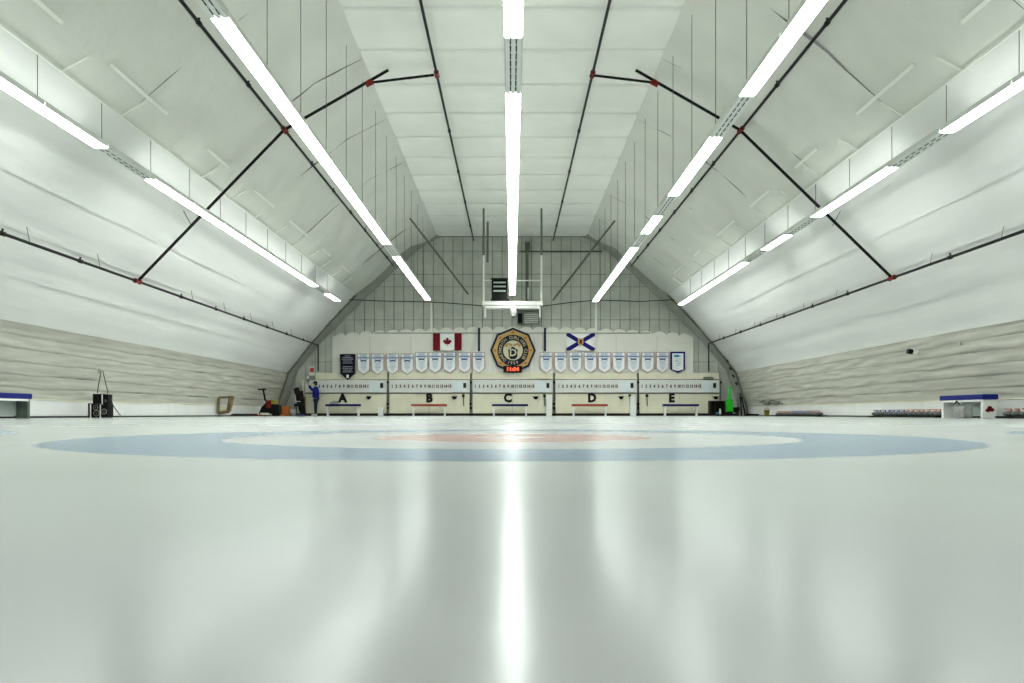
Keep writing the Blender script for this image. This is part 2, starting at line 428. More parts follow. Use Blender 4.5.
for x, s0, end, dark, rn, ZL in ROWS:
    ys = []
    y = s0
    while y+FL <= end: ys.append(y); y += FL
    N_ = len(ys)
    for i, y in enumerate(ys):
        lit = not any(abs(y-d) < 0.1 for d in dark)
        hm, lm, dm, tm = ML if lit else MU
        far = N_-1-i
        t = thing('ceiling_light', (x, y, ZL), '%s fluorescent strip light, %s from the far end of the %s' % ('lit white' if lit else 'unlit grey', ORD[far], rn), 'ceiling light', 'strip lights in the %s' % rn)
        hs = link('housing', hm, t); link('added_uplight_strip', tm, hs)
        for dx in (-0.09, 0, 0.09): link('tube_lens', lm, t, (dx, 0, 0))
        for dx in (-0.045, 0.045): link('slotted_divider', dm, t, (dx, 0, 0), kind='stuff')
        h = prof_z(x)-ZL
        key = round(x, 2)
        if key not in WIRE_CACHE: WIRE_CACHE[key] = MB().rod((0, 0.03, 0.08), (0, 0.03, h), 0.007, seg=4).mesh('hanging_wire', WIRE)
        link('hanging_wire', WIRE_CACHE[key], t)
    t['label'] += ''

# ------------------------------------------------------------------ sprinkler pipes
CY = 21.9
def head(mb, p, s=1):
    mb.rod(p, (p[0], p[1], p[2]+0.05*s), 0.016, seg=6).rod((p[0], p[1], p[2]+0.05*s), (p[0], p[1], p[2]+0.065*s), 0.03, seg=8)
def long_pipe(x, z, y1, label, pitch, hang=0.0, drop=None):
    t = thing('sprinkler_pipe', (x, 0, z), label, 'pipe')
    m = MB().rod((0, Y0, 0), (0, y1, 0), 0.036, seg=8)
    m.build('pipe', PIPE, t, smooth=False)
    y = CY-pitch*6
    while y < y1-0.5:
        if y > 2 and abs(y-CY) > 0.3:
            h = MB(); h.rod((0, y-0.06, 0), (0, y+0.06, 0), 0.052, seg=8); head(h, (0, y, 0.03)); h.build('sprinkler_head', PIPE, t)
            if hang:
                MB().rod((0, y+0.9, 0.03), (math.copysign(0.06, x), y+0.9, hang*0.75), 0.007, seg=4).build('hanger_rod', WIRE, t)
        y += pitch
    c = MB(); c.rod((0, CY-0.13, 0), (0, CY+0.13, 0), 0.055, seg=10); c.rod((0, CY-0.15, 0), (0, CY-0.10, 0), 0.068, seg=10); c.rod((0, CY+0.10, 0), (0, CY+0.15, 0), 0.068, seg=10)
    c.build('red_coupling', REDP, t, label='red pipe coupling')
    if drop: MB().rod((0, y1, 0.03), (0, y1, drop-z), 0.036, seg=8).build('drop_pipe', PIPE, t)
    return t
long_pipe(-2.02, 9.22, 42.9, 'black sprinkler pipe under flat ceiling left of the centre lights', 4.4)
long_pipe(2.16, 9.22, 42.9, 'black sprinkler pipe under flat ceiling right of the centre lights', 4.4)
long_pipe(-6.10, 7.72, 42.0, 'black sprinkler pipe running beside the left inner row of lights', 3.0)
long_pipe(6.14, 7.72, 42.0, 'black sprinkler pipe running beside the right inner row of lights', 3.0)
long_pipe(-10.05, 3.66, 42.3, 'black sprinkler pipe low along the left side wall, bending down at its far end', 2.9, 0.45, 2.3)
long_pipe(10.2, 3.75, 42.3, 'black sprinkler pipe low along the right side wall, bending down at its far end', 2.9, 0.45, 2.3)
for s, nm in ((-1, 'left'), (1, 'right')):
    xa = 6.12*s; xc = 3.83*s; xs = 3.32*s
    t = thing('branch_pipe', (0, CY, 0), 'black pipe crossing the hall from upper %s ceiling to lower %s wall' % (nm, nm), 'pipe')
    MB().rod(((10.05 if s < 0 else 10.2)*s, 0, 3.66 if s < 0 else 3.75), (xa, 0, 7.72), 0.042).build('lower_pipe', PIPE, t)
    MB().rod((xa, 0, 7.72), (xs, 0, 9.33), 0.042).build('upper_pipe', PIPE, t)
    MB().rod((xc, 0, 8.99), (2.09*s, 0, 9.2), 0.036).build('top_pipe', PIPE, t)
    MB().ball((xc, 0, 9.0), 0.08).rod((xc-0.10*s, 0, 9.02), (xc+0.09*s, 0, 8.92), 0.07).build('red_elbow', REDP, t, label='red pipe elbow')
    MB().rod((8.6*s, 0, 5.15), (8.80*s, -0.05, 5.55), 0.01, seg=4).build('brace_rod', WIRE, t)

# ------------------------------------------------------------------ end wall: gear hung in front of it
D = 37.1
t = thing('hanging_platform', (px(512.5, D), D, pz(306, D)), 'white hanging platform frame at the far end of the centre lights', 'platform')
hx = 30/F*D
b = MB(); b.box((0, 0, 0.10), (2*hx, 0.5, 0.18), bev=0.02); b.build('deck_beam', WHITE, t)
MB().box((0, 0, -0.06), (2*hx-0.25, 0.42, 0.12)).build('lower_rail', WHITE, t)
for s in (-1, 1):
    MB().box((s*(hx-0.05), 0, 1.2), (0.09, 0.09, 2.2)).build('post', WHITE, t)
    MB().rod((s*(hx-0.05), 0, 2.2), (s*(hx-0.05), 0, prof_z(0)-pz(306, D)), 0.045).build('hanger_pipe', GREYP, t)
    MB().box((s*(hx-0.12), 0, -0.30), (0.07, 0.07, 0.45)).build('foot', WHITE, t)
MB().rod((-hx, 0, 1.16), (hx, 0, 1.16), 0.025).build('guard_rail', WHITE, t)
MB().rod((-hx+0.23, 0.1, 2.0), (-hx+0.23, 0.1, prof_z(0)-pz(306, D)-0.6), 0.05).build('conduit', GREYP, t)
t = thing('heater', (px(499.6, D), D+0.05, pz(301, D)+0.02), 'black fan heater with pale louvres standing on the white hanging platform', 'heater')
MB().box((0, 0, 0.49), (0.72, 0.36, 0.86), bev=0.02).build('case', BLACK, t)
for z in (0.42, 0.62, 0.8): MB().box((0, -0.19, z), (0.56, 0.03, 0.07), rx=0.4).build('louvre', GLASSG, t)
MB().box((0, 0, 0.97), (0.78, 0.40, 0.06)).build('top_lid', BLACK, t)
MB().box((0.02, 0, 0.03), (0.84, 0.40, 0.07)).build('base', BLACK, t)
t = thing('projector', (px(513.5, D), D-0.30, pz(317, D)), 'round white lamp housing hanging under the middle of the platform', 'lamp')
MB().lathe((0, 0, 0), [(0.05, 0), (0.09, 0.03), (0.11, 0.1), (0.15, 0.18), (0.15, 0.36), (0.10, 0.44), (0.04, 0.52)]).build('body', WHITE, t, smooth=True)
MB().lathe((0, 0, -0.07), [(0.05, 0), (0.06, 0.03), (0.04, 0.07)]).build('nozzle', GREYP, t)
t = thing('wall_vent', (px(528.5, 43), 43.0, pz(318.5, 43)), 'grey louvred vent box on the far wall just below the platform', 'vent')
MB().box((0, 0.03, 0), (1.15, 0.2, 0.6)).build('vent_frame', GREYP, t)
MB().box((-0.45, -0.08, 0), (0.25, 0.02, 0.5)).build('dark_opening', BLACK, t)
for k in range(5): MB().box((0.14, -0.09, -0.22+0.11*k), (0.75, 0.05, 0.07), rx=0.5).build('louvre', WALLP, t)
MB().box((0.0, -0.02, 0.42), (1.3, 0.2, 0.1)).build('hood', GREYP, t)
t = thing('wall_post', (px(527, 43), 43.0, 0), 'dark steel post with crossbar on the far wall right of centre lights', 'post')
MB().box((0, 0, pz(272, 43)), (0.16, 0.10, 3.1)).build('post', GREYP, t)
MB().box((0.02, -0.02, pz(247, 43)), (0.26, 0.13, 0.5)).build('bracket', BATTEN, t)
MB().box((px(561, 43)-px(527, 43), 0, pz(251.5, 43)), (4.3, 0.07, 0.07)).build('crossbar', BATTEN, t)
MB().rod((0.06, -0.1, pz(300, 43)), (0.06, -0.1, pz(288, 43)), 0.04).build('white_sleeve', WHITE, t)
for (xa, ya, Da, xb, yb, Db, nm) in ((409, 217, 37.2, 468, 294, 43.0, 'left'), (620, 214, 37.2, 553, 300, 43.0, 'right')):
    o = MB().rod(PX(xa, ya, Da)-Vector((0, 0, Da)), PX(xb, yb, Db)-Vector((0, 0, Da)), 0.05, seg=6).build('diagonal_brace', GREYP, None, loc=(0, 0, Da))
    o.location = (0, 0, 0)
    o.data.transform(Matrix.Translation((0, 0, Da)))
    tag(o, 'thin grey diagonal brace from %s roof slope to the far wall' % nm, 'brace')
for pts, nm in ((((336, 299), (380, 301), (430, 302), (455, 303.5), (486, 306)), 'left'), (((540, 306.5), (570, 302.5), (597, 300), (640, 301.5), (688, 299)), 'right')):
    o = MB().path([PX(x, y, 42.1 if abs(x-512) > 40 else 37.6+abs(x-512)*0.1) for x, y in pts], 0.022).build('power_cable', BLACK)
    tag(o, 'black cable strung across the far wall %s of the hanging platform' % nm, 'cable')
for x, nm in ((431.5, 'left'), (596, 'right')):
    o = MB().rod(PX(x, 332, 42.6), PX(x, 303, 42.6), 0.06).build('white_conduit', WHITE)
    tag(o, 'white vertical conduit below the far end of the %s inner light row' % nm, 'conduit')

# ------------------------------------------------------------------ scalloped backboard
D = 43.0
pts = [(px(332.5, D), pz(373, D)), (px(693, D), pz(373, D))]
xr, xl = 693, 332.5
nsc = 27
top = []
for i in range(nsc*8+1):
    f = i/(nsc*8); x = xl+(xr-xl)*f
    arch = 335.5-7*(1-((x-512.5)/180)**2)
    sc_ = abs(math.sin(PI*nsc*f))**0.6*3.3
    if i < 5 or i > nsc*8-5: sc_ = 0.6*min(i, nsc*8-i)
    top.append((px(x, D), pz(arch+1.5-sc_, D)))
bd = thing('backboard', (0, D, 0), 'long pale scallop-topped board mounted above the scoreboards', 'board')
MB().prism([pts[0]]+top+[pts[1]], -0.03, 0.05).build('board', CREAM2, bd)
MB().box((px(512.5, D), -0.045, pz(333.2, D)), (14.5, 0.02, 0.035)).build('top_cord', GREYP, bd)
for x in range(370, 690, 41): MB().box((px(x, D), -0.033, pz(354, D)), (0.02, 0.01, 1.9)).build('board_seam', GLASSG, bd)
DB = 42.84                            # face of whatever hangs on the board
for x, nm in ((479, 'left'), (545, 'right')):
    o = MB().box(PX(x, 339.7, DB), (0.11, 0.03, 1.23)).build('blue_strap', BORDER)
    tag(o, 'narrow dark blue strap on the backboard %s of the octagonal crest' % nm, 'strap')

# ------------------------------------------------------------------ crest
mpx = DB/F
c = PX(513, 350.5, DB)
t = thing('club_crest', c, 'large octagonal blue and gold club crest in the middle of the backboard', 'crest')
def ngon(r, n=8, ph=PI/2): return [(r*math.cos(ph+2*PI*k/n), r*math.sin(ph+2*PI*k/n)) for k in range(n)]
MB().prism(ngon(22.8*mpx), -0.05, 0.0).build('border', BORDER, t)
MB().prism(ngon(20.6*mpx), -0.075, -0.04).build('gold_face', GOLD, t)
MB().prism(ngon(15.6*mpx, 40), -0.09, -0.07).build('navy_ring', NAVY, t)
MB().prism(ngon(9.9*mpx, 32), -0.105, -0.08).build('centre_disc', LGOLD, t)
m = MB()
for i, ch in enumerate('DARTMOUTH CURLING CLUB'):
    a = math.radians(228-12.6*i)
    if ch != ' ': add_text(m, ch, 4.3*mpx, (12.7*mpx*math.cos(a), -0.095, 12.7*mpx*math.sin(a)), a-PI/2, 0.006)
for i, ch in enumerate('1959'):
    a = math.radians(250+13*i)
    add_text(m, ch, 4.0*mpx, (12.8*mpx*math.cos(a), -0.095, 12.8*mpx*math.sin(a)), a+PI/2, 0.006)
m.build('ring_lettering', RINGL, t)
for k in range(8):
    a = PI/2+2*PI*k/8
    MB().prism([(17.9*mpx*math.cos(a)+x*mpx, 17.9*mpx*math.sin(a)+z*mpx) for x, z in ngon(1.3, 8)], -0.085, -0.07).build('orange_stud', ORANGE, t)
sh = [(-4.6, 3), (-2.5, 3.6), (-1.5, 5), (0, 5.8), (1.5, 5), (2.5, 3.6), (4.6, 3), (4.3, -4.2), (2.3, -6.6), (-2.3, -6.6), (-4.3, -4.2)]
MB().prism([(x*mpx, (z-2.2)*mpx) for x, z in sh], -0.125, -0.10).build('shield', NAVY, t)
m = MB(); add_text(m, 'D', 10*mpx, (0.0, -0.13, -2.6*mpx), 0, 0.012); m.build('letter', LGOLD, t)
for s in (-1, 1):
    MB().rod((s*1.0*mpx, -0.115, 5.2*mpx), (s*5.8*mpx, -0.115, 6.6*mpx), 0.05, seg=8).rod((s*5.8*mpx, -0.115, 6.4*mpx), (s*7.0*mpx, -0.115, 3.6*mpx), 0.07, seg=8).build('crossed_broom', GOLD, t)
t = thing('led_clock', PX(512.6, 369.3, DB-0.17), 'black clock with glowing red digits at the foot of the crest', 'clock')
MB().box((0, 0, 0), (18.6*mpx, 0.12, 6.6*mpx), bev=0.01).build('case', BLACK, t)
m = MB(); add_text(m, '11:04', 5.0*mpx, (0, -0.066, 0), 0, 0.018, 1.15); m.build('digits', LED, t)

# ------------------------------------------------------------------ flags
def leaf_pts(s):
    half = [(0, 1.0), (0.16, 0.68), (0.34, 0.78), (0.25, 0.28), (0.50, 0.52), (0.56, 0.38), (0.86, 0.44), (0.76, 0.20), (0.94, 0.08), (0.48, -0.32), (0.54, -0.50), (0.06, -0.42), (0.05, -0.85)]
    return [(x*s, z*s) for x, z in half]+[(-x*s, z*s) for x, z in half[::-1]]
t = thing('canada_flag', PX(447.3, 342, DB), 'red and white maple leaf flag on the left half of the backboard', 'flag')
W_, H_ = 28.5*mpx, 17*mpx
def cloth(w_, h_, amp=0.02, ph=0.0):
    def fn(u, v): return ((u-0.5)*w_, -0.02+amp*math.sin(u*9+ph), (v-0.5)*h_)
    return fn
MB().box((0, 0.0, 0), (W_*0.5, 0.03, H_)).build('white_field', FLAGWHITE, t)
for s in (-1, 1): MB().box((s*W_*0.375, 0, 0), (W_*0.25, 0.035, H_)).build('red_bar', FLAGRED, t)
MB().prism(leaf_pts(4.9*mpx), -0.03, -0.012).build('maple_leaf', FLAGRED, t)
t = thing('provincial_flag', PX(580.6, 342, DB), 'white flag with blue saltire and gold shield on the right half of backboard', 'flag')
MB().box((0, 0, 0), (W_, 0.03, H_)).build('white_field', FLAGWHITE, t)
m = MB(); a = math.atan2(H_*0.92, W_*0.92)
for s in (-1, 1):
    w2, h2, q = W_/2, H_/2, 0.075
    z0, z1 = -h2*s, h2*s
    m.prism([(-w2, z0+0.13*s), (-w2, z0), (-w2+0.2, z0), (w2, z1-0.13*s), (w2, z1), (w2-0.2, z1)], -0.03-0.002*s, -0.012)
m.build('blue_saltire', FLAGBLUE, t)
MB().prism([(x*mpx, z*mpx) for x, z in ((-2.8, 3.6), (2.8, 3.6), (2.8, -1.6), (0, -4.4), (-2.8, -1.6))], -0.045, -0.02).build('gold_shield', GOLD, t)
m = MB(); m.box((0, -0.05, 0.4*mpx), (0.10, 0.012, 0.20)).box((0.06, -0.05, 1.4*mpx), (0.06, 0.012, 0.06)).box((-0.05, -0.05, -1.2*mpx), (0.04, 0.012, 0.09)).box((0.05, -0.05, -1.2*mpx), (0.04, 0.012, 0.09))
m.build('red_lion', FLAGRED, t)

# ------------------------------------------------------------------ pennants
def pennant_shape(w_, h_, tip, in_=0): return [(-w_/2+in_, -in_), (w_/2-in_, -in_), (w_/2-in_, -h_+tip), (0, -h_+in_*1.3), (-w_/2+in_, -h_+tip)]
bw, bh = 12.6*mpx, 21.3*mpx
PM = {}
PM['pink_edge'] = (MB().prism(pennant_shape(bw, bh, 0.26), -0.008, 0.012).mesh('pink_edge', PINK), None)
PM['white_cloth'] = (MB().prism(pennant_shape(bw, bh, 0.26, 0.028), -0.018, -0.006).mesh('white_cloth', BWHITE), None)
m = MB()
for z, ww in ((-0.055, 0.40), (-0.105, 0.30), (-0.15, 0.44)): m.box((0, -0.02, z), (ww, 0.006, 0.026))
PM['small_print'] = (m.mesh('small_print', BTXT2), None)
PM['header_band'] = (MB().box((0, -0.02, -0.225), (bw-0.07, 0.006, 0.085)).mesh('header_band', BTXT2), None)
m = MB()
for ch, x in (('W', -0.14), ('I', -0.07), ('N', 0.0), ('E', 0.07), ('R', 0.14)): m.box((x, -0.026, -0.225), (0.045, 0.006, 0.05))
m.prism([(-0.21, -0.29), (-0.06, -0.335), (0, -0.315), (0.06, -0.335), (0.22, -0.29), (0.13, -0.37), (0.19, -0.44), (0.05, -0.41), (-0.05, -0.41), (-0.19, -0.44), (-0.13, -0.37)], -0.026, -0.016)
PM['emblem'] = (m.mesh('emblem', BTXT), None)
m = MB()
for z, ww in ((-0.48, 0.34), (-0.54, 0.22), (-0.60, 0.30), (-0.67, 0.26), (-0.73, 0.30), (-0.80, 0.2), (-0.87, 0.14)): m.box((0, -0.02, z), (ww, 0.006, 0.022))
PM['name_lines'] = (m.mesh('name_lines', BTXT2), None)
left = [363.5, 377.8, 392.5, 407.2, 421.6, 435.2, 449.6, 464.4, 478.6]; right = [546.2, 560.6, 575.4, 590.3, 604.4, 618.8, 633.4, 647.8, 662.4]
for xs, side in ((left, 'L'), (right, 'R')):
    for i, x in enumerate(xs):
        yy = (353.6 if side == 'L' and i < 4 else 352.2)
        if side == 'L': lab = 'white and blue pennant, %s to the right of the dark navy banner' % ORD[i]
        else: lab = 'white and blue pennant, %s to the right of the gold crest' % ORD[i]
        t = thing('pennant', PX(x, yy, DB), lab, 'pennant', 'white championship pennants on the backboard')
        for nme, (me, _) in PM.items(): link(nme, me, t)
t = thing('navy_banner', PX(347.6, 354, 42.70), 'dark navy pointed banner with grey print, leftmost on the backboard', 'banner')
MB().prism([(-7.7*mpx, 0), (7.7*mpx, 0), (7.2*mpx, -19.5*mpx), (0, -26*mpx), (-7.2*mpx, -19.5*mpx)], -0.01, 0.015).build('cloth', BNAVY, t)
m = MB()
for z, ww in ((-2, 6), (-3.6, 10.5), (-5.2, 11.5), (-7, 9), (-9, 10), (-12.5, 10), (-14.2, 11), (-16, 9), (-17.8, 10)): m.box((0, -0.016, z*mpx), (ww*mpx, 0.008, 0.045))
m.build('grey_print', GREYTXT, t)
MB().box((0, -0.016, -22.3*mpx), (0.12, 0.01, 0.17)).build('white_badge', WHITE, t)
t = thing('blue_edged_banner', PX(677.7, 351.7, DB), 'white pennant with a thick blue edge, rightmost on the backboard', 'banner')
W_, H_ = 14.6*mpx, 21.5*mpx
MB().prism(pennant_shape(W_, H_, 0.2), -0.01, 0.015).build('blue_edge', FLAGBLUE, t)
MB().prism(pennant_shape(W_, H_, 0.2, 0.09), -0.02, -0.008).build('white_cloth', BWHITE, t)
MB().prism([(x*0.17-0.06, z*0.07-0.23) for x, z in ngon(1, 12)], -0.03, -0.018).build('teal_mark', TEAL, t)
m = MB()
for z, ww, x in ((-0.22, 0.12, 0.17), (-0.38, 0.36, 0), (-0.46, 0.22, -0.05), (-0.54, 0.3, 0), (-0.63, 0.24, 0.04), (-0.72, 0.2, 0), (-0.9, 0.06, 0)): m.box((x, -0.024, z), (ww, 0.008, 0.025))
m.build('fine_print', BTXT2, t)

# ------------------------------------------------------------------ scoreboard cabinets
DC = 42.8; q = DC/F
nm_mesh_k, nm_mesh_r = MB(), MB()
for i in range(15):
    add_text(nm_mesh_k if i < 4 or i % 3 == 0 else nm_mesh_r, str(i+1), 0.22, (-1.95+0.215*i, -0.004, 0), 0, 0.010, 0.8)
nmk, nmr = nm_mesh_k.mesh('dark_numbers', NUM_K), nm_mesh_r.mesh('red_numbers', NUM_D)
cup = MB().lathe((0, 0, 0), [(0.02, -0.13), (0.08, -0.10), (0.12, -0.02), (0.13, 0.0)], 12).box((0, 0.05, 0.02), (0.3, 0.12, 0.03)).mesh('black_bowl', BLACK)
brush = MB().box((0, 0, 0.12), (0.13, 0.08, 0.16), bev=0.02).rod((0, 0, 0.1), (0.02, 0, -0.42), 0.022).mesh('hanging_broom', DARKG)
units = [('A', 305, 387, 342.7, 369, None), ('B', 389, 470, 429.3, 454.6, 463.4), ('C', 472, 553, 507.8, 535.6, 544.4), ('D', 555, 637, 592, 621, 629.5), ('E', 639, 719.5, 671.6, 715.3, 646.6)]
for let, xa, xb, xl_, xbowl, xbr in units:
    cx = px((xa+xb)/2, DC); W_ = (xb-xa)*q; lo = -W_/2
    t = thing('scoreboard_cabinet', (cx, DC, 0), 'cream panelled scoreboard cabinet marked with the letter %s' % let, 'scoreboard', 'lettered scoreboard cabinets')
    def X(x): return px(x, DC)-cx
    cb = MB().box((0, 0.22, 0.94), (W_, 0.12, 1.86))
    if let != 'A': cb.box((0, 0.22, 2.04), (W_, 0.12, 0.34))
    cb.build('carcass', DARKG, t)
    if let == 'A':
        lx = X(315)
        MB().box(((lx+W_/2)/2, 0.115, pz(376, DC)), (W_/2-lx-0.02, 0.09, 0.34)).build('top_panel', CREAM, t)
    else:
        MB().box((0, 0.115, pz(376, DC)), (W_-0.01, 0.09, 0.34)).build('top_panel', CREAM, t)
    MB().box((0, 0.075, pz(386.2, DC)), (W_-0.03, 0.18, 0.66)).build('number_board', NUMB, t)
    hw = (W_-0.06)/2
    for s in (-1, 1): MB().box((s*(hw/2+0.005), 0.075, 0.645), (hw, 0.17, 1.03), bev=0.006).build('lower_panel', CREAM, t)
    MB().box((0, 0.0, 1.195), (W_, 0.16, 0.03)).build('ledge', GREYP, t)
    MB().box((X(xb-11), -0.03, pz(386.2, DC)), (0.72, 0.03, 0.58)).build('score_sheet', PAPER, t)
    MB().box((X(xb-5.2), -0.055, pz(385.5, DC)), (0.15, 0.05, 0.26), bev=0.01).build('keypad', NUM_K, t)
    link('dark_numbers', nmk, t, (X((xa+xb)/2)+0.0 if let != 'A' else 0.12, -0.02, pz(386.4, DC)))
    link('red_numbers', nmr, t, (X((xa+xb)/2)+0.0 if let != 'A' else 0.12, -0.02, pz(386.4, DC)))
    m = MB(); add_text(m, let, 0.62, (X(xl_), -0.02, pz(398.3, DC)), 0, 0.035, 0.95, 0.015); m.build('letter', INK, t, label='black letter %s' % let)
    link('hanging_bowl', cup, t, (X(xbowl), -0.10, pz(397, DC)))
    m = MB().rod((W_/2+0.03, -0.03, 0.3), (W_/2+0.03, -0.03, 1.88), 0.025)
    m.build('end_post', GREYP, t)
    for z in (pz(382.5, DC), pz(404, DC), pz(408, DC)): MB().ball((W_/2+0.05, -0.08, z), 0.06).build('knob', BLACK, t)
    if xbr:
        o = link('hanging_brush', brush, None, (px(xbr, DC), DC-0.1, pz(398, DC)))
        tag(o, 'short dark hand brush hanging on the scoreboard cabinet lettered %s' % let, 'brush', 'brushes on the scoreboards')
for xc_, y0_, w_, let in ((380.8, 408, 5, 'A'), (549, 396, 5.6, 'C'), (633, 397, 5.6, 'D')):
    h_ = pz(y0_, DC-0.25)
    t = thing('narrow_bin', (px(xc_, DC-0.25), DC-0.25, 0), 'narrow pale upright bin at the right foot of scoreboard %s' % let, 'bin')
    MB().box((0, 0, h_/2), (w_*q, 0.24, h_), bev=0.02).build('body', KICK, t); MB().box((0, 0, h_+0.01), (w_*q+0.03, 0.27, 0.05), bev=0.01).build('lid', WHITE, t)
t = thing('bracket_shelf', (px(708, DC), DC-0.12, pz(378, DC)), 'small grey shelf at the top right corner of scoreboard E', 'shelf')
MB().box((0, 0, 0), (0.5, 0.2, 0.06)).build('shelf_board', GREYP, t); MB().box((0, 0.03, 0.05), (0.42, 0.1, 0.05)).build('papers', WALLP, t)
t = thing('bracket_shelf', (px(544, DC), DC-0.12, pz(378, DC)), 'small grey shelf at the top right corner of scoreboard C', 'shelf')
MB().box((0, 0, 0), (0.85, 0.2, 0.05)).build('shelf_board', CREAM, t)

def bench(x0, x1, D_, ytop, m_, label):
    t = thing('bench', (px((x0+x1)/2, D_), D_, 0), label, 'bench', 'benches below the scoreboards')
    w_ = (x1-x0)*D_/F; z = pz(ytop, D_)
    MB().box((0, 0, z), (w_, 0.36, 0.115), bev=0.02).build('seat', m_, t)
    for s in (-1, 1):
        m = MB(); xx = s*(w_/2-0.1)
        m.box((xx, -0.12, (z-0.045)/2), (0.07, 0.05, z-0.045)); m.box((xx, 0.12, (z-0.045)/2), (0.07, 0.05, z-0.045)); m.box((xx, 0, 0.05), (0.06, 0.3, 0.05))
        m.rod((xx-s*0.02, 0, z*0.55), (xx-s*0.24, 0, z-0.05), 0.02)
        m.build('leg', WHITE, t)
    return t
for x0, x1, m_, let, cn in ((326, 360.5, NAVYV, 'A', 'navy blue'), (411.5, 446.8, REDV, 'B', 'red'), (492, 528, NAVYV, 'C', 'navy blue'), (571.6, 607.5, REDV, 'D', 'red'), (663, 698.3, NAVYV, 'E', 'navy blue')):
    bench(x0, x1, 42.1, 405.2, m_, '%s topped low bench with white legs under the letter %s' % (cn, let))
o = MB().box((0, 0, 0.05), (0.42, 0.25, 0.10), bev=0.04).box((0.05, 0, 0.12), (0.25, 0.2, 0.08), bev=0.03).build('folded_jacket', GREYPL, loc=(px(334, 42.1), 42.1, pz(405.2, 42.1)+0.062))
tag(o, 'crumpled dark grey jacket lying on the bench under letter A', 'jacket')

# notice above the person
t = thing('notice', PX(312, 371, DC-0.15), 'white notice with red print above the standing person', 'notice')
MB().box((0, 0, 0), (0.30, 0.02, 0.46)).build('sheet', WHITE, t)
MB().box((0, -0.014, 0.05), (0.22, 0.01, 0.24)).build('red_print', POSTR, t)
t = thing('wall_bell', PX(308, 377.6, DC-0.2), 'small round white lamp beside the red notice', 'lamp')
MB().ball((0, 0, 0), 0.085).build('globe', WHITE, t, smooth=True); MB().box((0, 0.08, -0.12), (0.06, 0.12, 0.14)).build('mount', GREYP, t)
t = thing('corner_post', (px(303.6, DC), DC-0.05, 0), 'pale corner post with a yellow label left of scoreboard A', 'post')
MB().box((0, 0, 0.93), (0.10, 0.14, 1.86)).build('post', CREAM, t); MB().box((0.08, -0.08, pz(402, DC)), (0.10, 0.03, 0.5)).build('yellow_label', YELLOW, t)

# ------------------------------------------------------------------ person
def skin_obj(name, verts, edges, radii, m_, parent, root=0, sub=2):
    me = bpy.data.meshes.new(name); me.from_pydata([Vector(v) for v in verts], edges, []); me.materials.append(m_)
    o = bpy.data.objects.new(name, me); COL.objects.link(o)
    md = o.modifiers.new('skin', 'SKIN'); md.use_smooth_shade = True
    for i, r in enumerate(radii):
        sv = me.skin_vertices[0].data[i]; sv.radius = r if isinstance(r, tuple) else (r, r); sv.use_root = (i == root)
    s_ = o.modifiers.new('sub', 'SUBSURF'); s_.levels = sub; s_.render_levels = sub
    dg = bpy.context.evaluated_depsgraph_get(); me2 = bpy.data.meshes.new_from_object(o.evaluated_get(dg)); me2.name = name
    bpy.data.objects.remove(o)
    if not me2.materials: me2.materials.append(m_)
    for p in me2.polygons: p.use_smooth = True
    return link(name, me2, parent)
pr = thing('person', (px(315.6, 42.2), 42.2, 0), 'person in royal blue jacket, dark jeans and cap reaching up to the wall', 'person')
# local frame: facing -x, -y is towards the lens
body_v = [(0, 0, 0.93), (0.01, 0, 1.10), (0.02, 0, 1.28), (0.02, 0, 1.42), (0.0, 0, 1.50), (-0.01, 0, 1.56), (-0.02, 0, 1.66), (-0.015, 0, 1.73),
          (0.02, -0.09, 0.88), (0.03, -0.10, 0.50), (0.03, -0.10, 0.09), (-0.12, -0.11, 0.04),
          (0.02, 0.09, 0.88), (-0.03, 0.10, 0.50), (-0.02, 0.10, 0.09), (-0.17, 0.11, 0.04),
          (0.02, -0.19, 1.41), (0.08, -0.24, 1.14), (-0.05, -0.24, 0.92), (-0.09, -0.235, 0.84),
          (0.02, 0.19, 1.41), (-0.25, 0.17, 1.36), (-0.40, 0.10, 1.60), (-0.43, 0.08, 1.68)]
body_e = [(0, 1), (1, 2), (2, 3), (3, 4), (4, 5), (5, 6), (6, 7), (0, 8), (8, 9), (9, 10), (10, 11), (0, 12), (12, 13), (13, 14), (14, 15),
          (3, 16), (16, 17), (17, 18), (18, 19), (3, 20), (20, 21), (21, 22), (22, 23)]
body_r = [(0.08, 0.10), (0.10, 0.12), (0.12, 0.15), (0.10, 0.14), 0.06, 0.055, 0.085, 0.06, 0.085, 0.06, 0.04, 0.035, 0.085, 0.06, 0.04, 0.035,
          0.055, 0.042, 0.030, 0.028, 0.055, 0.042, 0.030, 0.028]
skin_obj('body', body_v, body_e, body_r, SKIN, pr)
for (hx_, hy_, hz_, up) in ((-0.09, -0.235, 0.84, -1), (-0.43, 0.08, 1.68, 1)):
    for f in range(4):
        y = hy_-0.03+0.02*f; l = (0.075, 0.088, 0.082, 0.065)[f]
        skin_obj('finger', [(hx_, y, hz_+0.02*up), (hx_-0.012, y, hz_+(0.02+l*0.5)*up), (hx_-0.04, y, hz_+(0.02+l)*up)], [(0, 1), (1, 2)], [0.011, 0.010, 0.008], SKIN, pr, sub=1)
    skin_obj('thumb', [(hx_, hy_-0.03, hz_-0.01*up), (hx_-0.03, hy_-0.055, hz_+0.03*up), (hx_-0.045, hy_-0.055, hz_+0.055*up)], [(0, 1), (1, 2)], [0.012, 0.011, 0.009], SKIN, pr, sub=1)
jv = [(0.01, 0, 0.84), (0.01, 0, 1.08), (0.02, 0, 1.26), (0.02, 0, 1.42), (0.0, 0, 1.51), (0.02, -0.20, 1.40), (0.09, -0.25, 1.14), (-0.04, -0.24, 0.94), (0.02, 0.20, 1.40), (-0.25, 0.18, 1.36), (-0.385, 0.11, 1.57)]
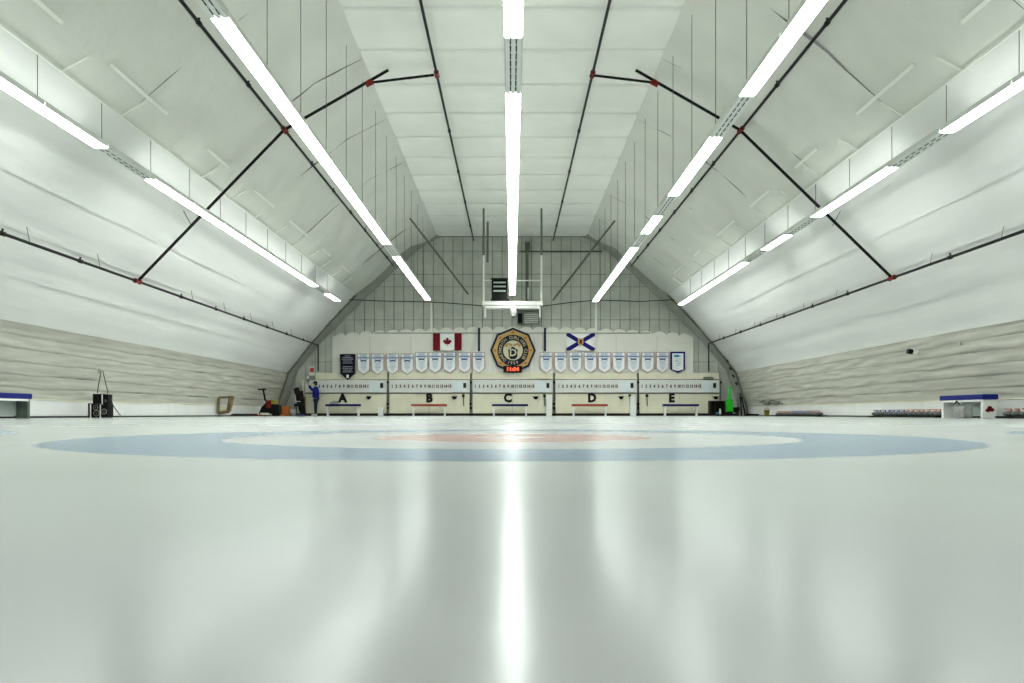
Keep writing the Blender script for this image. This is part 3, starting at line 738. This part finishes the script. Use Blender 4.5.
je = [(0, 1), (1, 2), (2, 3), (3, 4), (3, 5), (5, 6), (6, 7), (3, 8), (8, 9), (9, 10)]
skin_obj('jacket', jv, je, [(0.19, 0.20), (0.19, 0.20), (0.19, 0.21), (0.16, 0.19), 0.09, 0.10, 0.085, 0.06, 0.10, 0.085, 0.06], JACKET, pr)
lv = [(0.01, 0, 0.95), (0.02, -0.09, 0.84), (0.03, -0.10, 0.48), (0.03, -0.10, 0.10), (0.02, 0.09, 0.84), (-0.03, 0.10, 0.48), (-0.02, 0.10, 0.10)]
skin_obj('jeans', lv, [(0, 1), (1, 2), (2, 3), (0, 4), (4, 5), (5, 6)], [(0.14, 0.15), 0.115, 0.085, 0.07, 0.115, 0.085, 0.07], JEANS, pr)
for x, y in ((-0.04, -0.11), (-0.09, 0.11)): MB().box((x, y, 0.045), (0.29, 0.11, 0.09), bev=0.035).build('shoe', SHOE, pr, smooth=True)
m = MB(); m.ball((-0.015, 0, 1.715), 0.105, (1.05, 0.95, 0.72)); m.box((-0.13, 0, 1.69), (0.12, 0.15, 0.018), bev=0.006); m.build('cap', CAPM, pr, smooth=True)
MB().ball((0.025, 0, 1.65), 0.092, (0.8, 0.98, 0.85)).build('hair', CAPM, pr, smooth=True)
m = MB(); m.rod((-0.105, 0, 1.655), (-0.128, 0, 1.635), 0.012, 0.016); m.build('nose', SKIN, pr)
for s in (-1, 1):
    MB().ball((-0.095, s*0.035, 1.665), 0.011).build('eye', INK, pr); MB().ball((0.0, s*0.088, 1.65), 0.024, (0.8, 0.35, 1.2)).build('ear', SKIN, pr)
MB().box((-0.10, 0, 1.607), (0.01, 0.05, 0.008)).build('mouth', POSTR, pr)

# ------------------------------------------------------------------ left back corner
D = 38.4
def L(x, y, D_=41.0): return PX(x, y, D_)
t = thing('ice_scraper', (px(269, D), D, 0), 'black ice scraping machine with tall handle and red engine', 'machine')
x0 = px(269, D)
def LX(x): return px(x, D)-x0
MB().prism([(LX(260.5), 0.12), (LX(263), 0.42), (LX(267), 0.58), (LX(276), 0.55), (LX(280), 0.5), (LX(280.5), 0.1)], -0.25, 0.25).build('chassis', BLACK, t)
MB().box((LX(266.5), -0.27, 0.10), (0.40, 0.06, 0.10)).build('blade', CREAM, t)
MB().rod((LX(266), 0, 0.55), (LX(263.2), 0, pz(389.5, D)), 0.045).build('handle_stem', BLACK, t)
MB().rod((LX(258.2), 0, pz(389.4, D)), (LX(266.2), 0, pz(389.2, D)), 0.035).build('handle_bar', BLACK, t)
MB().box((LX(265), -0.05, pz(402, D)), (0.09, 0.1, 0.09), ry=0.7).build('white_knob', WHITE, t)
MB().box((LX(270.2), -0.1, pz(404, D)), (0.24, 0.34, 0.36), bev=0.03).build('engine', REDP, t, label='red engine cover')
MB().rod((LX(270.2)-0.04, -0.28, pz(403, D)), (LX(270.2)-0.04, -0.31, pz(403, D)), 0.05, seg=12).build('pull_starter', FLAGRED, t)
MB().box((LX(275.5), -0.1, pz(402.3, D)), (0.26, 0.3, 0.16), bev=0.03).build('fuel_tank', YELLOW, t)
for xx in (263.5, 276): 
    for yy in (-0.27, 0.22): MB().rod((LX(xx), yy, 0.13), (LX(xx), yy+0.07, 0.13), 0.13, seg=16).build('wheel', BLACK, t)
D = 41.0
t = thing('lime_canister', (px(278.8, D), D-0.45, 0), 'lime green upright canister between the machine and orange crate', 'canister')
MB().lathe((0, 0, 0), [(0.07, 0), (0.09, 0.05), (0.09, 0.32), (0.05, 0.39)]).build('body', LIME, t, smooth=True); MB().lathe((0, 0, 0.39), [(0.04, 0), (0.04, 0.05)]).build('cap', BLACK, t)
t = thing('orange_crate', (px(285.3, D), D-0.1, 0), 'orange plastic crate on the floor in the far left corner', 'crate')
w_ = 9.4*D/F
MB().prism([(-w_/2+0.02, 0.02), (w_/2-0.02, 0.02), (w_/2, 0.46), (-w_/2, 0.46)], -0.18, 0.18).build('body', ORANGE, t)
MB().box((0, 0, 0.47), (w_+0.03, 0.4, 0.035), bev=0.008).build('rim', ORANGE, t)
for k in range(3): MB().box((-0.13+0.13*k, -0.185, 0.22), (0.03, 0.02, 0.34)).build('rib', ORANGE, t)
t = thing('grey_sack', (px(293.3, D), D-0.1, 0), 'lumpy grey sack slumped right of the orange crate', 'sack')
MB().ball((0, 0, 0.15), 0.17, (0.95, 0.8, 1.0)).ball((0.05, 0, 0.25), 0.11, (1, 0.9, 1)).build('body', GREYPL, t, smooth=True)
MB().rod((0.04, 0, 0.33), (0.05, 0, 0.39), 0.04, 0.06).build('tied_neck', GREYPL, t)
t = thing('black_chair', (px(295.3, D), 41.7, 0), 'black folded chair standing behind the grey sack', 'chair')
MB().box((0, 0, 0.56), (0.42, 0.38, 0.12), bev=0.03).build('seat', BLACK, t)
MB().box((0.04, 0.18, 0.72), (0.40, 0.06, 0.30), bev=0.02).build('backrest', BLACK, t)
for a in (-1, 1):
    for b_ in (-1, 1): MB().rod((a*0.17, b_*0.15, 0), (a*0.17, b_*0.15, 0.5), 0.018).build('leg', BLACK, t)
m = MB().rod((-0.20, 0.1, 0.72), (-0.22, 0.1, 1.08), 0.02).rod((-0.20, 0.1, 0.74), (0.05, 0.1, 0.74), 0.02)
m.build('white_bracket', WHITE, t)
for i, (xa, ya, xb, yb, ww, m_, lab) in enumerate(((303.5, 415, 296, 388, 0.28, DWOOD, 'dark brown plank leaning by the arch foot, nearer the scraper'), (304.2, 415, 301, 391, 0.2, DWOOD, 'dark brown plank leaning upright beside the corner post'))):
    a, b_ = PX(xa, 415.6, 42.25-0.3*i), PX(xb, yb, 42.45-0.3*i); a.z = 0.0; d = b_-a
    o = MB().box((0, 0, d.length/2), (ww, 0.05, d.length)).build('leaning_plank', m_, loc=a)
    o.rotation_euler = Vector((0, 0, 1)).rotation_difference(d).to_euler(); tag(o, lab, 'plank')
m = MB().grid(lambda u, v: (-0.3+0.6*u, -0.2+0.4*v, 0.015+0.05*abs(noise.noise(Vector((u*4, v*4, 1))))*2*math.sin(PI*u)*math.sin(PI*v)+0.02*math.sin(PI*u)), 12, 8)
o = m.build('blue_tarp', TARP, loc=(px(300, 41.3), 41.3, 0), smooth=True); tag(o, 'small blue tarp crumpled on the floor left of the person', 'tarp')
o = MB().prism_x([(34.9, 0), (37.7, 0), (37.7, 0.11), (35.3, 0.11)], -12.1, -11.75).build('black_ramp', BLACK); tag(o, 'low black rubber ramp along the left wall beside the scraping machine', 'ramp')
o = MB().box((0, 0, 0.03), (0.42, 0.12, 0.06), bev=0.01).build('red_squeegee', FLAGRED, loc=(px(257.5, 37.2), 37.2, 0)); tag(o, 'red squeegee head lying in front of the black ramp', 'squeegee')

# wooden frame leaning on left wall
D = 33.6
t = thing('wooden_frame', (px(225.3, D), D, 0.12), 'small raw wood frame hung low on the left wall board', 'frame')
fw, fh = 14.5*D/F, 16.5*D/F
def bar(a, b_, r=0.07): return MB().rod(a, b_, r, seg=4)
A_, B_, C_, D_ = (-fw/2, 0, 0), (fw/2-0.12, 0, 0.10), (fw/2, 0.06, fh), (-fw/2+0.02, 0.06, fh-0.02)
bar(A_, B_).build('bottom_rail', WOOD, t); bar(B_, C_).build('right_stile', WOOD, t); bar(C_, D_, 0.04).build('top_rail', WOOD, t); bar(D_, A_).build('left_stile', WOOD, t)
bar((fw/2-0.24, 0.02, 0.08), (fw/2-0.14, 0.08, fh), 0.045).build('inner_stile', WOOD, t)
MB().prism([(-fw/2+0.06, 0.04), (fw/2-0.22, 0.11), (fw/2-0.22, 0.3), (-fw/2+0.06, 0.3)], 0.03, 0.05).build('panel', CREAM, t)

# extinguishers with signs
def extinguisher(s, xs, ys, xe, ye, side):
    D_ = 31.2
    t = thing('extinguisher', (px(xe, D_), D_, pz(ye, D_)), 'small red fire extinguisher with black hose low on the %s wall' % side, 'extinguisher')
    MB().lathe((0, 0, -0.13), [(0.05, 0), (0.075, 0.02), (0.075, 0.17), (0.04, 0.23)]).build('cylinder', REDP, t, smooth=True)
    MB().rod((0, 0, 0.1), (-s*0.02, 0, 0.18), 0.03).box((-s*0.04, 0, 0.21), (0.18, 0.05, 0.04)).build('valve', BLACK, t)
    MB().path([(0.02*s, -0.05, 0.2), (0.11*s, -0.05, 0.1), (0.12*s, -0.05, -0.1), (0.07*s, -0.05, -0.18)], 0.018).build('hose', BLACK, t)
    MB().box((0.02*s, 0.08, 0.1), (0.10, 0.05, 0.34)).build('bracket', GREYP, t)
    t = thing('extinguisher_sign', (px(xs, D_), D_, pz(ys, D_)), 'narrow tilted red sign on the %s wall above the extinguisher' % side, 'sign')
    MB().box((0, 0, 0), (0.07, 0.09, 0.27), ry=-s*0.35).build('plate', FLAGRED, t); MB().box((-s*0.05, 0, 0.02), (0.03, 0.08, 0.27), ry=-s*0.35).build('white_edge', WHITE, t)
extinguisher(-1, 195.3, 382.2, 190.3, 400.6, 'left'); extinguisher(1, 829.8, 384, 834.8, 402.5, 'right')

# stack of speakers on the left
D = 23.0; q = D/F
t = thing('speaker', (px(99.8, D), D, pz(403.2, D)-0.02), 'black speaker cabinet on top of the left wall stack', 'speaker')
def spk(t, w_, d_, h_, cones, rim=None):
    MB().box((0, 0, h_/2), (w_, d_, h_), bev=0.012).build('cabinet', BLACK, t)
    for (cx_, cz_, r) in cones:
        MB().rod((cx_, -d_/2-0.012, cz_), (cx_, -d_/2+0.01, cz_), r, seg=20).build('cone_rim', GREYPL, t)
        MB().rod((cx_, -d_/2-0.018, cz_), (cx_, -d_/2, cz_), r*0.8, seg=20).build('cone', BLACK, t)
        MB().ball((cx_, -d_/2-0.015, cz_), r*0.3, (1, 0.5, 1)).build('dust_cap', GREYP, t)
    if rim:
        m = MB()
        for sx in rim: m.box((sx*(w_/2+0.012), -0.02, h_/2), (0.022, d_, h_*0.98))
        m.build('white_edge', WHITE, t)
spk(t, 8.8*q, 0.3, 10*q, [])
t = thing('speaker', (px(98.9, D), D, 0), 'black speaker with round cones and white edges at the stack foot', 'speaker')
spk(t, 9.4*q, 0.34, pz(403.2, D)-0.025, [(0.02, 0.12, 0.085), (0.0, 0.28, 0.07)], (-1,))
t = thing('speaker', (px(107.6, D), D-0.02, 0), 'black speaker at the right foot of the left wall stack', 'speaker')
spk(t, 6.6*q, 0.34, pz(404.5, D), [(-0.0, 0.17, 0.075)], (-1,))
t = thing('speaker', (px(108, D), D-0.02, pz(404.5, D)+0.0), 'small black speaker with white dot, upper right of the stack', 'speaker')
spk(t, 5.2*q, 0.26, 10*q, [(0.0, 0.1, 0.035)], (-1,))
t = thing('speaker', (px(92, D), D+0.02, 0), 'narrow black speaker at the left foot of the left wall stack', 'speaker')
spk(t, 3.4*q, 0.3, pz(403.3, D), [])
t = thing('wall_socket', PX(100.5, 371.3, D+0.35), 'small grey socket box on the left wall above the speakers', 'socket')
MB().box((0, 0, 0), (0.12, 0.10, 0.14)).build('box', WALLP, t); MB().box((0.035, -0.055, -0.03), (0.03, 0.02, 0.05)).build('plug', GREYP, t)
for nm_, pts in (('left', ((100.8, 374), (98.5, 385), (97.4, 393.2))), ('right', ((102.6, 370), (104.5, 378), (107.6, 391), (107.8, 394)))):
    o = MB().path([PX(x, y, D+0.12) for x, y in pts], 0.012).build('speaker_cable', WIRE); tag(o, 'thin %s cable hanging from the wall socket to the speakers' % nm_, 'cable')
o = MB().path([PX(x, y, D) for x, y in ((110.6, 398), (113, 405), (117, 411), (121, 416.2))], 0.012).build('trailing_cable', WIRE); tag(o, 'grey cable trailing down right of the speaker stack', 'cable')

# ------------------------------------------------------------------ blue benches at the side walls
def side_bench(s, ya, yb, logo, label):
    t = thing('padded_bench', (s*11.5, (ya+yb)/2, 0), label, 'bench')
    l = yb-ya; zt = 0.58
    MB().box((0, 0, zt-0.065), (0.38, l, 0.13), bev=0.03).build('blue_cushion', BLUEV, t)
    for e in (-1, 1):
        MB().box((0, e*(l/2-0.10), 0.225), (0.32, 0.10, 0.45), bev=0.006).build('end_panel', WHITE if s > 0 else PLY, t)
    MB().box((s*0.12, 0, 0.24), (0.03, l-0.3, 0.36)).build('back_panel', GLASSG, t)
    MB().box((-s*0.17, 0, 0.425), (0.04, l-0.3, 0.05)).build('front_rail', WHITE, t)
    if logo:
        m = MB()
        for a, b_, r in ((-0.04, 0.19, 0.06), (0.05, 0.2, 0.055), (0.0, 0.25, 0.055)): m.prism([(x*r+a, z*r*0.8+b_) for x, z in ngon(1, 10)], -l/2+0.03, -l/2+0.055)
        m.build('red_logo', FLAGRED, t, label='dark red emblem on white end panel')
    return t
side_bench(-1, 17.1, 19.25, False, 'bench with blue cushion and scuffed end panel against the left wall')
side_bench(1, 19.6, 21.6, True, 'bench with blue cushion and red emblem against the right wall')
t = thing('duffel_bag', (11.12, 20.15, 0), 'pale grey crumpled bag leaning against the right wall bench', 'bag')
m = MB().box((0, 0, 0.15), (0.24, 0.55, 0.30), bev=0.08).box((0.0, 0.12, 0.30), (0.16, 0.22, 0.10), bev=0.04)
bmesh.ops.subdivide_edges(m.bm, edges=list(m.bm.edges), cuts=3, use_grid_fill=True)
for v in m.bm.verts: v.co += Vector((noise.noise(v.co*9), noise.noise(v.co*9+Vector((3, 0, 0))), noise.noise(v.co*9+Vector((0, 4, 0)))))*0.03; v.co.z = max(0.0, v.co.z)
m.build('body', GREYPL, t, smooth=True); MB().path([(-0.12, -0.1, 0.33), (-0.14, 0.0, 0.42), (-0.12, 0.12, 0.36)], 0.014).build('strap', BLACK, t)

# ------------------------------------------------------------------ curling stones
stone_me = MB().lathe((0, 0, 0), [(0.07, 0.0), (0.115, 0.012), (0.142, 0.045), (0.142, 0.075), (0.115, 0.108), (0.06, 0.116)], 14).mesh('stone_body', STONE, True)
def handle_me(m_):
    m = MB(); m.lathe((0, 0, 0.116), [(0.06, 0), (0.055, 0.014), (0.03, 0.02)], 12); m.box((0, 0.03, 0.165), (0.03, 0.16, 0.024), bev=0.008); m.rod((0, -0.035, 0.13), (0, -0.035, 0.165), 0.014)
    return m.mesh('handle', m_)
HB, HR, HO = handle_me(BLUEV), handle_me(REDV), handle_me(ORANGE)
def stones(seq, x, y0, dy, z, grp, where):
    for i, (hm, cn) in enumerate(seq):
        same = [j for j, e in enumerate(seq) if e[1] == cn]
        k = same.index(i)
        t = thing('curling_stone', (x+0.01*((i*5) % 3), y0+dy*i, z), '%s handled curling stone, %s nearest %s one %s' % (cn, ORD[k], cn, where), 'curling stone', grp, rz=0.5*((i*7) % 5))
        link('granite_body', stone_me, t); link('handle', hm, t)
def rack(x, y0, y1, label):
    t = thing('stone_rack', (x, (y0+y1)/2, 0), label, 'rack'); l = y1-y0
    MB().box((0, 0, 0.032), (0.40, l, 0.035)).build('shelf', BLACK, t)
    for e in (-1, 1): MB().box((0, e*(l/2-0.08), 0.0075), (0.38, 0.08, 0.015)).build('foot', BLACK, t)
    return t
BL, RD, OR = (HB, 'blue'), (HR, 'red'), (HO, 'orange')
rack(11.5, 21.75, 25.95, 'low black rack of curling stones left of the right wall bench')
stones([RD]*7+[BL]*7, 11.5, 21.93, 0.298, 0.05, 'stones left of the right bench', 'in rack left of bench')
rack(11.62, 17.0, 19.3, 'low black rack of red handled stones right of the right wall bench')
stones([RD]*7, 11.62, 17.2, 0.31, 0.05, 'stones right of the right bench', 'in rack at frame edge')
rack(11.75, 30.9, 36.3, 'low black rack of stones near the extinguisher on the right')
stones([RD]*4+[BL]*7+[OR]*6, 11.75, 31.2, 0.30, 0.05, 'stones in the far right rack', 'in the far right rack')

# ------------------------------------------------------------------ right wall bits
t = thing('wall_camera', PX(913, 351.5, 23.6), 'white camera with black lens face fixed on the right wall', 'camera')
MB().box((0.06, 0, 0), (0.16, 0.14, 0.13), ry=0.2).build('body', WHITE, t); MB().box((-0.09, 0, 0.0), (0.13, 0.15, 0.13), ry=0.2).build('lens_hood', BLACK, t); MB().box((0.17, 0.02, 0.02), (0.03, 0.05, 0.22)).build('arm', WIRE, t)
t = thing('wall_hook', PX(959.5, 342.5, 21.4), 'small grey hook fixed high on the right wall', 'hook')
MB().box((0, 0, 0.02), (0.05, 0.06, 0.11)).build('plate', WALLP, t); MB().rod((0, -0.03, -0.02), (0.05, -0.03, -0.07), 0.012).build('hook', WIRE, t)

# ------------------------------------------------------------------ right back corner
D = 41.6; q = D/F
t = thing('equipment_box', (px(717.3, D), D, 0), 'dark open equipment box standing right of scoreboard E', 'box')
w_ = 16.2*q
MB().box((0, 0.2, 0.38), (w_, 0.05, 0.74)).build('back', DWOOD, t)
for s in (-1, 1): MB().box((s*(w_/2-0.03), 0, 0.38), (0.06, 0.42, 0.74)).build('side', DWOOD, t)
MB().box((0, 0, 0.74), (w_, 0.45, 0.05)).build('top', DARKG, t); MB().box((0, 0, 0.05), (w_, 0.42, 0.06)).build('bottom', DWOOD, t)
MB().box((-0.15, 0, 0.40), (0.03, 0.40, 0.66)).build('divider', DWOOD, t)
t = thing('white_bottle', (px(719.7, D), D-0.08, 0.083), 'small white bottle standing inside the dark equipment box', 'bottle')
MB().lathe((0, 0, 0), [(0.05, 0), (0.055, 0.02), (0.055, 0.2), (0.025, 0.27), (0.025, 0.3)]).build('body', WHITE, t, smooth=True); MB().lathe((0, 0, 0.3), [(0.03, 0), (0.03, 0.03)]).build('cap', FLAGBLUE, t)
o = MB().box((0, 0, 0.05), (0.22, 0.12, 0.10), bev=0.02).build('teal_box', TEAL, loc=(px(716.4, D), D-0.08, 0.08)); tag(o, 'small teal carton beside the white bottle in the dark box', 'carton')
t = thing('green_scoop', (px(726.4, D), D-0.5, 0), 'bright green snow scoop standing upright beside the dark equipment box', 'scoop')
g = (D-0.5)/F
MB().prism([(-3.0*g, 0.20), (3.0*g, 0.20), (3.4*g, pz(400, D)), (1.4*g, pz(398.5, D)), (-1.2*g, pz(399, D)), (-4.0*g, pz(401, D))], -0.06, 0.0).build('blade', GREEN, t)
for s in (-1, 1): MB().prism([(s*3.0*g, 0.2), (s*3.5*g, 0.2), (s*3.5*g, 0.62), (s*3.0*g, 0.62)], -0.14, 0.0).build('side_lip', GREEN, t)
MB().rod((0.2*g, -0.03, 0.70), (0.6*g, -0.03, pz(388.5, D)), 0.07, 0.055).build('handle', GREEN, t)
MB().box((0.6*g, -0.03, pz(387.8, D)), (0.18, 0.06, 0.07), bev=0.02).build('grip', GREEN, t)
MB().box((0, -0.04, 0.11), (0.32, 0.14, 0.22), bev=0.02).build('foot_block', BLACK, t)
t = thing('black_cart', (px(733.5, D), D+0.0, 0), 'low black cart behind the green scoop', 'cart')
MB().box((0, 0, 0.30), (0.55, 0.4, 0.28), bev=0.02).build('tray', BLACK, t)
MB().rod((0.22, 0, 0.3), (0.2, 0, 0.92), 0.03).build('handle', GREYP, t)
for a in (-1, 1):
    for b_ in (-1, 1): MB().rod((a*0.2, b_*0.15-0.03, 0.08), (a*0.2, b_*0.15+0.03, 0.08), 0.08, seg=12).build('wheel', BLACK, t)
for i, (xa, xb, yb, lab, m_) in enumerate(((741.5, 740.2, 393.5, 'black pole leaning at the foot of the right arch, nearer scoreboard E', BLACK), (745.3, 741.6, 397, 'black pole leaning at the foot of the right arch, the outer one', BLACK), (739.5, 737.5, 392, 'grey pole leaning behind the black cart', GREYP))):
    a = PX(xa, 415, 41.3); a.z = 0
    o = MB().rod((0, 0, 0), PX(xb, yb, 41.9)-a, 0.04).build('leaning_pole', m_, loc=a); tag(o, lab, 'pole')
t = thing('yellow_bucket', (px(766.8, 38), 38.0, 0), 'dull yellow bucket on the floor at the right wall', 'bucket')
MB().lathe((0, 0, 0), [(0.10, 0), (0.13, 0.28), (0.14, 0.28), (0.14, 0.30)]).build('body', YELLOW, t, smooth=True)
MB().path([(-0.13, 0, 0.28), (-0.08, -0.05, 0.36), (0.08, -0.05, 0.36), (0.13, 0, 0.28)], 0.01).build('bail', WIRE, t)
o = MB().prism([(-0.4, 0), (0.5, 0), (0.42, 0.09), (-0.3, 0.12)], -0.2, 0.2).build('floor_mat', BLACK, loc=(px(752, 40.5), 40.5, 0)); tag(o, 'folded black mat on the floor left of the yellow bucket', 'mat')
for i in range(3):
    pts = []
    for k in range(9):
        z = 0.55+0.07*i+0.05*math.sin(k*1.7+i*2); y = 36.4+0.35*k+0.2*i
        pts.append((prof_x(z)-0.13-0.03*i, y, z))
    o = MB().path(pts, 0.018).build('wall_hose', DARKG); tag(o, 'dark tangled cable on the right wall above the bucket, %s' % ('lowest loop', 'middle loop', 'top loop')[i], 'cable')
for i in range(6):
    p = PX(721.5+3.1*i, 346+7.5*i, 42.05)
    o = MB().box((0, 0, 0), (0.16, 0.10, 0.08), ry=0.9).build('rib_clamp', DARKG, loc=(p.x, 42.15, p.z)); tag(o, 'small dark clamp on the right arch rib, %s from the top' % ORD[i], 'clamp', 'clamps along the right arch rib')
